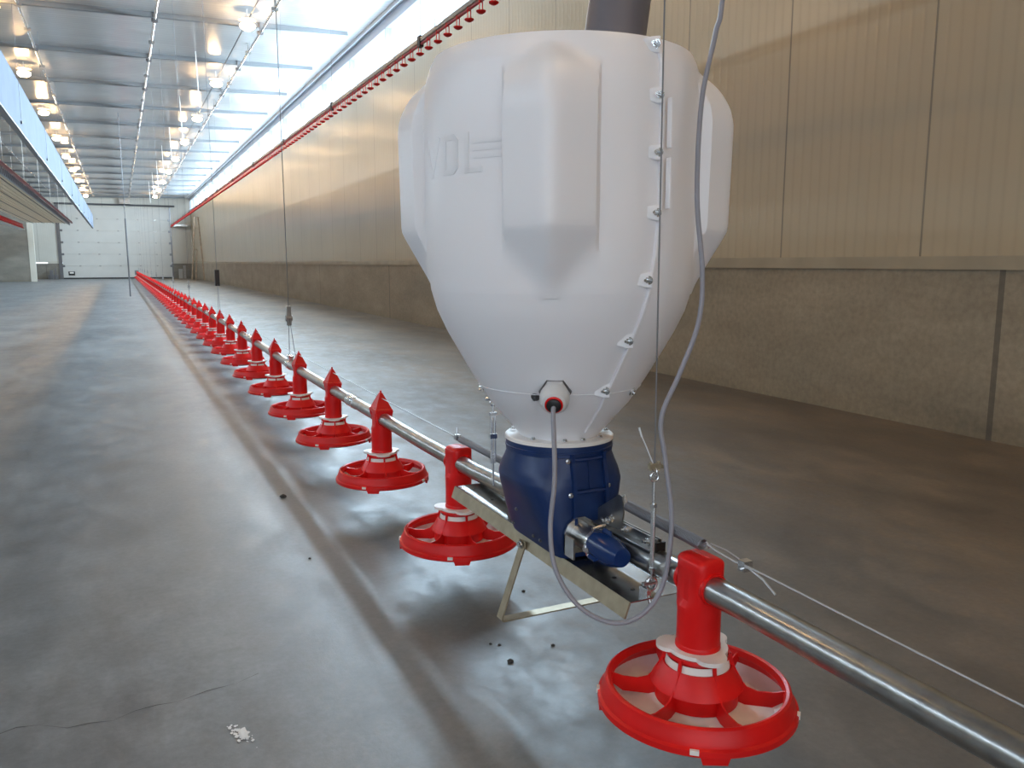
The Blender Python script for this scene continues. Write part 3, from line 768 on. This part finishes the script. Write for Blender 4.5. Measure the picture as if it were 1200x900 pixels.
# U shaped stand
st_ = empty('stand_bracket', (.815, 1.48, .15), 'U-shaped flat steel stand bracket bolted under the tray', 'bracket')
ft = [(-.067-.016, 0, .168), (-.067-.014, 0, .158), (-.135, 0, .004), (-.131, 0, 0), (.140, 0, 0), (.144, 0, .004), (.095, 0, .158), (.094, 0, .172)]
b = MB()
for p, q_ in zip(ft, ft[1:]): 
    b.obox(p, q_, .024, .003, up=(0, 0, 1) if abs(p[2]-q_[2]) < .01 else (1, 0, 0))
b.build('bracket_strip', M['lip'], st_)
bb = MB(); bolt(bb, (-.086, 0, .160), (-1, 0, 0), .006, .006); bb.build('bolt', M['steel_b'], st_)

# turnbuckle + suspension in front
tb = empty('turnbuckle', (.789, 1.093, .345), 'steel turnbuckle on wire hanging in front of the hopper, hooked to the tray', 'turnbuckle')
b = MB()
b.tube([(0, 0, .005), (0, 0, .05)], .0024, 8); b.tube([(0, 0, .035), (0, 0, .150)], .0042, 10); b.tube([(0, 0, .150), (0, 0, .192)], .0024, 8)
b.build('rod', M['steel_b'], tb)
b = MB(); b.lathe([(1e-4, .146), (.0066, .146), (.0066, .152), (1e-4, .152)], 6, smooth=False); b.lathe([(1e-4, .034), (.006, .034), (.006, .040), (1e-4, .040)], 6, smooth=False); b.build('nut', M['steel_b'], tb)
b = MB(); b.tube([(.0078*cos(a), 0, .199+.0078*sin(a)) for a in [2*pi*i/16 for i in range(16)]], .0022, 8, closed=True)
b.tube([(0, .007*cos(a), .208+.008*sin(a)) for a in [2*pi*i/16 for i in range(16)]], .0015, 6, closed=True); b.build('eye', M['steel_b'], tb)
b = MB(); b.box(-.011, .011, -.004, .004, .213, .222).tube([(-.008, 0, .225), (-.008, 0, .210)], .0028, 8).tube([(.008, 0, .225), (.008, 0, .210)], .0028, 8).tube([(.010, 0, .218), (.017, 0, .215)], .0035, 8); b.build('rope_clip', M['lip'], tb)
b = MB()
b.tube([(.010*cos(a), 0, .010+.012*sin(a)) for a in [2*pi*i/16 for i in range(16)]], .0026, 8, closed=True)
b.tube([(.004+.009*cos(a), .007, .008+.011*sin(a)) for a in [2*pi*i/16 for i in range(16)]], .0024, 8, closed=True)
b.tube([(-.018, 0, .012), (.010, 0, .012)], .0038, 10); b.build('shackle', M['steel_b'], tb)
sw = empty('suspension_wire', (.789, 1.093, .56), 'thin dark wire running up past the white hopper seam', 'wire')
MB().tube([(0, 0, -.004), (.004, .012, .745), (.02, .06, 4.03)], .0013, 6).build('wire_rope', M['wire_d'], sw)
MB().tube([(0, 0, 0), (-.010, .01, .033), (-.016, .02, .056)], .0012, 6).tube([(-.0145, .018, .050), (-.018, .022, .066)], .0022, 6).build('wire_tail', M['wire'], sw)
# rear turnbuckle on the hopper's left
tb = empty('turnbuckle', (.70, 1.565, 0), 'steel turnbuckle hanging from a bolt on the left side of the hopper cone', 'turnbuckle')
b = MB(); b.tube([(.004, 0, .42), (.004, 0, .49)], .0024, 8).tube([(.0, 0, .47), (.0, 0, .58)], .0028, 8).tube([(.008, 0, .47), (.008, 0, .58)], .0028, 8).tube([(.004, 0, .57), (.004, 0, .60)], .0022, 8); b.build('rod', M['steel_b'], tb)
b = MB(); b.box(-.004, .012, -.004, .004, .525, .535).box(-.004, .012, -.004, .004, .575, .582); b.build('nut', M['steel_b'], tb)
b = MB(); b.tube([(.004+.007*cos(a), 0, .604+.007*sin(a)) for a in [2*pi*i/14 for i in range(14)]], .002, 6, closed=True).tube([(.045, -.02, .612), (-.014, .0, .612)], .004, 8); b.build('eye', M['steel_b'], tb)

# auger drop tube
au = empty('auger_tube', (.92, 1.448, 1.15), 'dark grey auger tube dropping into the top of the white hopper', 'tube')
MB().tube([(-.035, 0, 0), (0, 0, .188), (.60, .22, 3.49)], .0615, 32).build('tube_body', M['auger'], au)
MB().tube([(-.075, .012, .10), (-.040, .010, .28), (.55, .25, 3.48)], .0018, 6).build('tube_cord', M['wire'], au)

# power cable
def catmull(P, n=8):
    P = [Vector(p) for p in P]; P = [P[0]*2-P[1]]+P+[P[-1]*2-P[-2]]; out = []
    for i in range(1, len(P)-2):
        for j in range(n):
            t = j/n; a, b_, c, d = P[i-1:i+3]
            out.append(.5*((2*b_)+(c-a)*t+(2*a-5*b_+4*c-d)*t*t+(3*b_-a-3*c+d)*t**3))
    out.append(P[-2]); return out
cp = [tuple(gend-nrm*.004), tuple(gend+nrm*.01+Vector((0, 0, -.012))), (.654, 1.195, .533), (.642, 1.187, .445), (.642, 1.164, .376), (.670, 1.130, .320), (.716, 1.093, .298), (.757, 1.066, .320), (.790, 1.059, .373), (.808, 1.067, .472), (.805, 1.085, .572), (.803, 1.097, .642), (.834, 1.094, .713), (.869, 1.092, .798), (.881, 1.100, .883), (.881, 1.121, 1.010), (.898, 1.139, 1.166), (.926, 1.144, 1.279), (.944, 1.149, 1.364), (1.0, 1.2, 1.8), (1.05, 1.3, 3.0), (1.05, 1.3, 4.58)]
tag(MB().tube(catmull(cp), .0042, 10).build('power_cable', M['cable']), 'grey power cable looping from the hopper sensor up past its right side', 'cable')

# ------------------------------------------------------------------ feed line suspensions
SG = 'hanger wires along the feed line'
sn = ['nearest hanger wire behind the hopper with a grey pulley, rising from the pipe', 'second hanger wire along the pipe with a black pulley', None]
for i in range(12):
    y = 4.55+3.6*i
    lab = sn[i] if i < 2 else 'thin hanger wire far down the feed pipe, beyond the black pulley'
    r = empty('hanger_wire', (PX, y, 0), lab, 'wire', SG)
    zp = pz(y); pzl = .62 if i != 1 else .76
    MB().tube([(-.0, 0, pzl), (.005, .06, zc(PX)-.15)],   .0020, 6).build('wire_rope', M['wire_d'], r)
    MB().tube([(0, 0, pzl), (0, .03, zp+.03)], .0016, 5).tube([(0, 0, pzl), (0, -.18, zp+.02)], .0016, 5).build('bridle', M['wire_d'], r)
    b = MB().box(-.012, .012, -.014, .014, pzl-.06, pzl+.045) if i != 1 else MB().box(-.02, .02, -.03, .03, pzl-.075, pzl+.075)
    b.tube([(-.018, 0, pzl-.02), (.018, 0, pzl-.02)], .018, 12)
    b.build('pulley', M['steel'] if i != 1 else M['black'], r, bevel=.002)
    MB().tube([(0, -.03, zp), (0, .05, zp)], .029, 14).box(-.012, .012, -.02, .04, zp+.02, zp+.05).build('pipe_hanger', M['steel_b'], r)

# ------------------------------------------------------------------ drinker lines
def drinker_line(x, y0, y1, zp, label, cups, cy0, pitch, pr=.0105):
    r = empty('drinker_line', (x, 0, zp), label, 'drinker')
    MB().tube([(0, y0, 0), (0, y1, 0)], pr, 12).build('water_pipe', M['red2'], r)
    MB().box(-.012, .012, y0, y1, .016, .045).build('support_rail', M['steel'], r)
    cup = MB()
    cup.lathe([(1e-4, -.080), (.014, -.080), (.030, -.070), (.033, -.062), (.028, -.064), (1e-4, -.074)], 14)
    cup.box(-.013, -.0085, -.003, .003, -.066, .012).box(.0085, .013, -.003, .003, -.066, .012).box(-.010, .010, -.003, .003, -.012, -.006)
    first = None; n = 0; y = cy0; rest = []
    while y < y1-.05:
        if n < cups:
            if first is None: first = cup.build('drinker_cup', M['red'], r); first.location = (0, y, 0)
            else:
                c = first.copy(); COL.objects.link(c); c.location = (0, y, 0)
        else: rest.append(y)
        n += 1; y += pitch
    if rest:
        b = MB()
        for y in rest: b.add([(vx, vy+y, vz) for vx, vy, vz in cup.v], cup.f, True)
        o = b.build('drinker_cup', M['red'], r); o['kind'] = 'stuff'
    h = MB()
    y = cy0+1.25
    for i in range(40):
        yy = 6.23+2.9*i
        if yy > y1: break
        MB().box(-.016, .016, yy-.03, yy+.03, -.02, .06).build('hanger_clip', M['black'], r)
        MB().tube([(0, yy, .05), (.02, yy, zc(x)-zp-.02)], .0018, 4).build('drop_wire', M['wire_d'], r)
    return r
drinker_line(2.2, 1.5, 40.4, 2.565, 'red drinker line with hanging cups along the right wall under the windows', 100, 4.66, .198)
r = drinker_line(-1.66, 3.0, 38.4, 2.53, 'red pipe drinker line on the left beside the raised slatted platform', 0, 60, .2, .034)
r2 = empty('drinker_line', (-3.2, 0, 2.33), 'short row of red drinker cups under the far side of the slatted platform', 'drinker')
MB().tube([(0, 12, 0), (0, 36, 0)], .014, 10).build('water_pipe', M['red2'], r2)
cup = MB(); cup.lathe([(1e-4, -.15), (.03, -.15), (.06, -.125), (.055, -.12), (1e-4, -.14)], 12); cup.box(-.022, -.012, -.006, .006, -.13, .012).box(.012, .022, -.006, .006, -.13, .012)
first = None
for i in range(60):
    if first is None: first = cup.build('drinker_cup', M['red'], r2); first.location = (0, 24, 0)
    else: c = first.copy(); COL.objects.link(c); c.location = (0, 24+.2*i, 0)
MB().box(-.12, .06, 12, 36, -.20, -.17).build('drip_rail', M['white'], r2)
# slatted platform
pl = empty('slatted_platform', (-2.42, 0, 2.48), 'raised pale slatted platform hanging on the left side', 'platform')
b = MB(); W = .70
for i in range(15): 
    x = -W+2*W*i/14; b.box(x-.008, x+.008, 4, 37.5, -.03, -.012)
b.build('long_slats', M['mesh'], pl)
b = MB(); y = 4
while y < 37.5: b.box(-W, W, y-.06, y+.06, -.004, .008); y += .16
b.build('cross_slats', M['mesh'], pl)
MB().box(W+.002, W+.022, 4, 37.5, -.10, .03).build('edge_rail', M['edge'], pl)
b = MB(); y = 4; s = 0
while y < 37.2:
    b.tube([(W+.03, y, -.09), (W+.03, y+.13, .02)], .002, 4, cap=False); b.tube([(W+.03, y+.13, .02), (W+.03, y+.26, -.09)], .002, 4, cap=False); y += .26
b.build('edge_lattice', M['wire_d'], pl)
for x in (-.55, -.18, .18, .55):
    MB().box(x-.006, x+.006, 4, 37.5, -.045, -.030).build('runner', M['wire_d'], pl)
for i in range(9):
    y = 6+3.8*i
    MB().tube([(W-.05, y, .02), (W-.05, y, zc(-1.7)-2.5)], .003, 5).tube([(-W+.05, y, .02), (-W+.05, y, zc(-3.1)-2.5)], .003, 5).build('hanger_cord', M['cord'], pl)

# raised pale sheet-metal partition
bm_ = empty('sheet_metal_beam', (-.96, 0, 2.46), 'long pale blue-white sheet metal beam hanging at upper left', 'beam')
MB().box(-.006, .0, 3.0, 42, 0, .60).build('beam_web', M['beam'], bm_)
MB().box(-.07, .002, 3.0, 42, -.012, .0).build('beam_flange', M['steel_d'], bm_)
for i in range(9):
    y = 11.6+3.9*i
    if y > 42: break
    MB().tube([(.012, y, .10), (.012, y, zc(-1)-2.47)], .0025, 5).build('drop_wire', M['wire_d'], bm_)
    bb = MB(); bolt(bb, (.0, y, .10), (1, 0, 0), .02, .02); bb.build('bolt', M['steel_d'], bm_)

# ------------------------------------------------------------------ ceiling pipes and lamps
names = ['steel winch pipe under the ceiling above the slatted platform', 'steel winch pipe under the ceiling beside the left lamp row', 'steel winch pipe along the middle of the ceiling', 'steel winch pipe under the ceiling right of the right lamp row']
for x, lab in zip((-2.95, -1.05, .70, 2.22), names):
    r = empty('winch_pipe', (x, 0, 4.47), lab, 'pipe')
    MB().tube([(0, 3, 0), (0, 50, 0)], .019, 10).build('pipe_run', M['steel_b'], r)
    for i in range(35):
        y = 4.4+1.34*i
        if y > 50: break
        MB().box(-.045, .045, y-.03, y+.03, -.028, .02).box(-.01, .01, y-.02, y+.02, .02, zc(x)-4.47).build('pipe_clamp', M['steel_d'] if i % 2 else M['steel'], r)
tag(MB().tube([(1.98, 3, 4.52), (1.98, 50, 4.52)], .008, 6).build('lamp_wiring', M['wire_d']), 'thin black lamp cable strung along the right lamp row', 'cable')
M['bulb'] = emis('warm_bulb', (1, .64, .31), 95)
def lampset(x, z, ys_, labs, grp):
    proto = None
    for i, y in enumerate(ys_):
        if proto is None:
            p = empty('hanging_lamp', (x, y, z), labs[i], 'lamp', grp)
            MB().lathe([(1e-4, -.062), (.06, -.055), (.105, -.022), (.112, .005), (.10, .024), (1e-4, .03)], 20).build('bulb', M['bulb'], p)
            MB().lathe([(1e-4, .08), (.03, .08), (.035, .03), (1e-4, .03)], 14).build('lamp_socket', M['white'], p)
            MB().tube([(0, 0, .10), (0, 0, zc(x)-z-.0)], .006, 6).build('lamp_cord', M['cord'], p)
            MB().lathe([(1e-4, .095), (.12, .09), (.13, .082), (1e-4, .082)], 20).build('reflection_disc', M['brown_refl'], p)  # brown disc stands in for the reflection above the bulb
            proto = p; CH[p.name] = kids(p)
        else: dup(proto, (x, y, z), 0, labs[i], grp)
yB = [13.15+4.36*i for i in range(-4, 9)]
yA = [13.55+4.36*i for i in range(-4, 9)]
def labs(ys_, side):
    out = []
    vis = [y for y in ys_ if y > 12.5]
    for y in ys_:
        if y not in vis: out.append('warm round lamp of the %s row hanging from the ceiling behind or above the view' % side)
        else: 
            k = vis.index(y)
            out.append('glowing warm lamp in the %s ceiling row, %s from the front' % (side, ordw[k]))
    return out
lampset(1.94, 4.38, yB, labs(yB, 'right'), 'warm lamps of the right ceiling row')
lampset(-1.36, 4.34, yA, labs(yA, 'left'), 'warm lamps of the left ceiling row')
for i in range(7):
    y = 16+4.3*i
    o = MB().tube([(0, 0, 0), (.02, 0, -.95)], .008, 6).build('pull_cord', M['cord'], loc=(1.45, y, zc(1.45)))
    tag(o, 'white cord hanging from the ceiling left of the right lamp row, %s from the front' % ordw[i], 'cord', 'white cords hanging from the ceiling')
tag(MB().tube([(.20, 23.0, .05), (.20, 23.0, 2.0)], .018, 8).tube([(.20, 23.0, 2.0), (.20, 23.0, zc(.20))], .008, 8).build('drop_pipe', M['wire_d']), 'thin vertical steel drop pipe hanging before the far white door', 'pipe')

# ------------------------------------------------------------------ small things at the far end
pls = [((3.42, 46.4, .0), (3.78, 47.4, 3.35)), ((3.93, 45.2, .0), (3.90, 46.6, 3.30)), ((3.55, 45.6, .0), (3.70, 46.1, 1.6))]
for (a, c), lab in zip(pls, ('longest weathered plank leaning at the far right corner', 'straight upright plank at the far right corner', 'short slanted plank at the far right corner')):
    tag(MB().obox(a, c, .06, .04).build('wooden_plank', M['wood']), lab, 'plank', 'planks leaning in the far corner')
tag(MB().box(2.95, 3.75, YF-.5, YF-.02, 3.0, 3.12).box(3.3, 3.4, YF-.25, YF-.02, 2.9, 3.0).build('wall_bracket', M['steel']), 'grey bracket on the end wall right of the white door', 'bracket')
tag(MB().box(3.05, 3.25, 50.6, 50.8, 0, .55).box(3.3, 3.42, 50.5, 50.7, 0, .75).build('steel_offcuts', M['steel']), 'grey steel offcuts standing on the floor at the far right corner', 'scrap')
tag(MB().box(-3.5, -3.35, YF-.6, YF-.4, 0, .5).box(-3.25, -3.18, YF-.6, YF-.5, 0, .62).box(-3.6, -3.1, YF-.5, YF-.45, 0, .25).build('steel_offcuts', M['steel_d']), 'dark scrap standing left of the far white door', 'scrap')

# ------------------------------------------------------------------ crumbs on the floor
def crumb(x, y, r, lab, m='debris'):
    b = MB(); rnd = random.Random(int(x*1000+y*77))
    pts = []; n = 9
    for i, (rr, z) in enumerate(((.55, 0), (1, .25), (.85, .6), (.35, .95))):
        for k in range(n):
            a = 2*pi*k/n; q_ = r*rr*rnd.uniform(.7, 1.15); pts.append((q_*cos(a), q_*sin(a), r*z*rnd.uniform(.9, 1.1)*.9))
    b.add(pts, [(i*n+k, i*n+(k+1) % n, (i+1)*n+(k+1) % n, (i+1)*n+k) for i in range(3) for k in range(n)])
    b.f.append(tuple(range(n))[::-1]); b.f.append(tuple(27+k for k in range(n))); b.sm += [False, False]
    return tag(b.build('floor_crumb', M[m], loc=(x, y, 0)), lab, 'crumb', 'dark crumbs on the floor')
crumb(.745, 1.565, .0085, 'largest dark crumb on the floor, below the tray stand')
crumb(.870, 1.592, .006, 'dark crumb on the floor right of the largest crumb, under the tray')
crumb(.515, 3.13, .014, 'round dark crumb on the brown stripe of shadow left of the pans')
crumb(.74, 1.665, .004, 'smaller of two tiny crumbs just behind the largest one')
crumb(.757, 1.65, .0046, 'larger of two tiny crumbs just behind the largest one')
crumb(.47, 2.42, .005, 'tiny dark crumb on the shadow stripe nearer the camera')
crumb(.95, 1.91, .0055, 'dark crumb on the bare floor below the tray')
# lime splash
b = MB(); rnd = random.Random(3)
for i in range(70):
    t = rnd.gauss(0, .45); x = .018*t+rnd.gauss(0, .005); y = -.045*t+rnd.gauss(0, .007); r_ = rnd.uniform(.001, .0055)*(1.2-min(1, abs(t)))
    if r_ < .0008: r_ = .0008
    n = 7; vs = [(x+r_*rnd.uniform(.6, 1.3)*cos(2*pi*k/n), y+1.4*r_*rnd.uniform(.6, 1.3)*sin(2*pi*k/n), .0006+.00002*i) for k in range(n)]
    b.add(vs, [tuple(range(n))])
tag(b.build('lime_splash', M['lime'], loc=(.155, 1.53, 0)), 'small white splash mark on the floor at lower left', 'mark', kind='stuff')
# hairline crack
ck = [(-.30, 1.72), (-.24, 1.745), (-.20, 1.735), (-.15, 1.70), (-.11, 1.70), (-.07, 1.69), (-.03, 1.71), (.01, 1.715), (.05, 1.71), (.08, 1.72), (.11, 1.73), (.17, 1.735), (.22, 1.76)]
b = MB(); vs = []
for i, (x, y) in enumerate(ck):
    w = .0007*(1+.8*sin(i*2.1)); vs += [(x, y-w, .0006), (x, y+w, .0006)]
b.add(vs, [(2*i, 2*i+2, 2*i+3, 2*i+1) for i in range(len(ck)-1)])
tag(b.build('floor_crack', M['debris']), 'hairline crack in the concrete floor at lower left', 'crack')

# ------------------------------------------------------------------ light
w = bpy.data.worlds.new('sky'); SC.world = w; w.use_nodes = True
bg = w.node_tree.nodes['Background']; bg.inputs[0].default_value = (.80, .90, 1, 1); bg.inputs[1].default_value = 2.2
def area(name, loc, rot, sx, sy, p, col):
    l = bpy.data.lights.new(name, 'AREA'); l.shape = 'RECTANGLE'; l.size = sx; l.size_y = sy; l.energy = p; l.color = col
    o = bpy.data.objects.new(name, l); COL.objects.link(o); o.location = loc; o.rotation_euler = rot; return o
Lh = YF-YB; ym = (YF+YB)/2
# rectangle: local x along world y; faces -x tilted downward
area('daylight_right', (XR+.16, (YF-4+WY0)/2, 4.16), (0, radians(52), 0), .40, YF-4-WY0, 5600, (.70, .86, 1))
area('fill_left', (XL-.16, ym, 4.22), (0, radians(-72), 0), .34, Lh, 1250, (.76, .86, 1))  # cool fill through the added left windows
area('fill_back', (-2.6, YB-.2, 1.75), (radians(-90), 0, 0), 8.0, 2.8, 800, (.87, .90, 1))  # soft fill for the hopper through the added doorway

# ------------------------------------------------------------------ camera
cam = bpy.data.cameras.new('camera'); cam.sensor_width = 36; cam.lens = 28.5; cam.clip_end = 200; cam.clip_start = .02
co = bpy.data.objects.new('camera', cam); COL.objects.link(co); co.location = (0, 0, .9)
co.rotation_euler = (radians(90-8.501), 0, radians(-25.589)); SC.camera = co
SC.view_settings.view_transform = 'Standard'; SC.view_settings.look = 'None'; SC.view_settings.exposure = .16
SC.cycles.max_bounces = 8; SC.cycles.diffuse_bounces = 4; SC.cycles.glossy_bounces = 4; SC.cycles.transparent_max_bounces = 8
SC.cycles.sample_clamp_indirect = 6
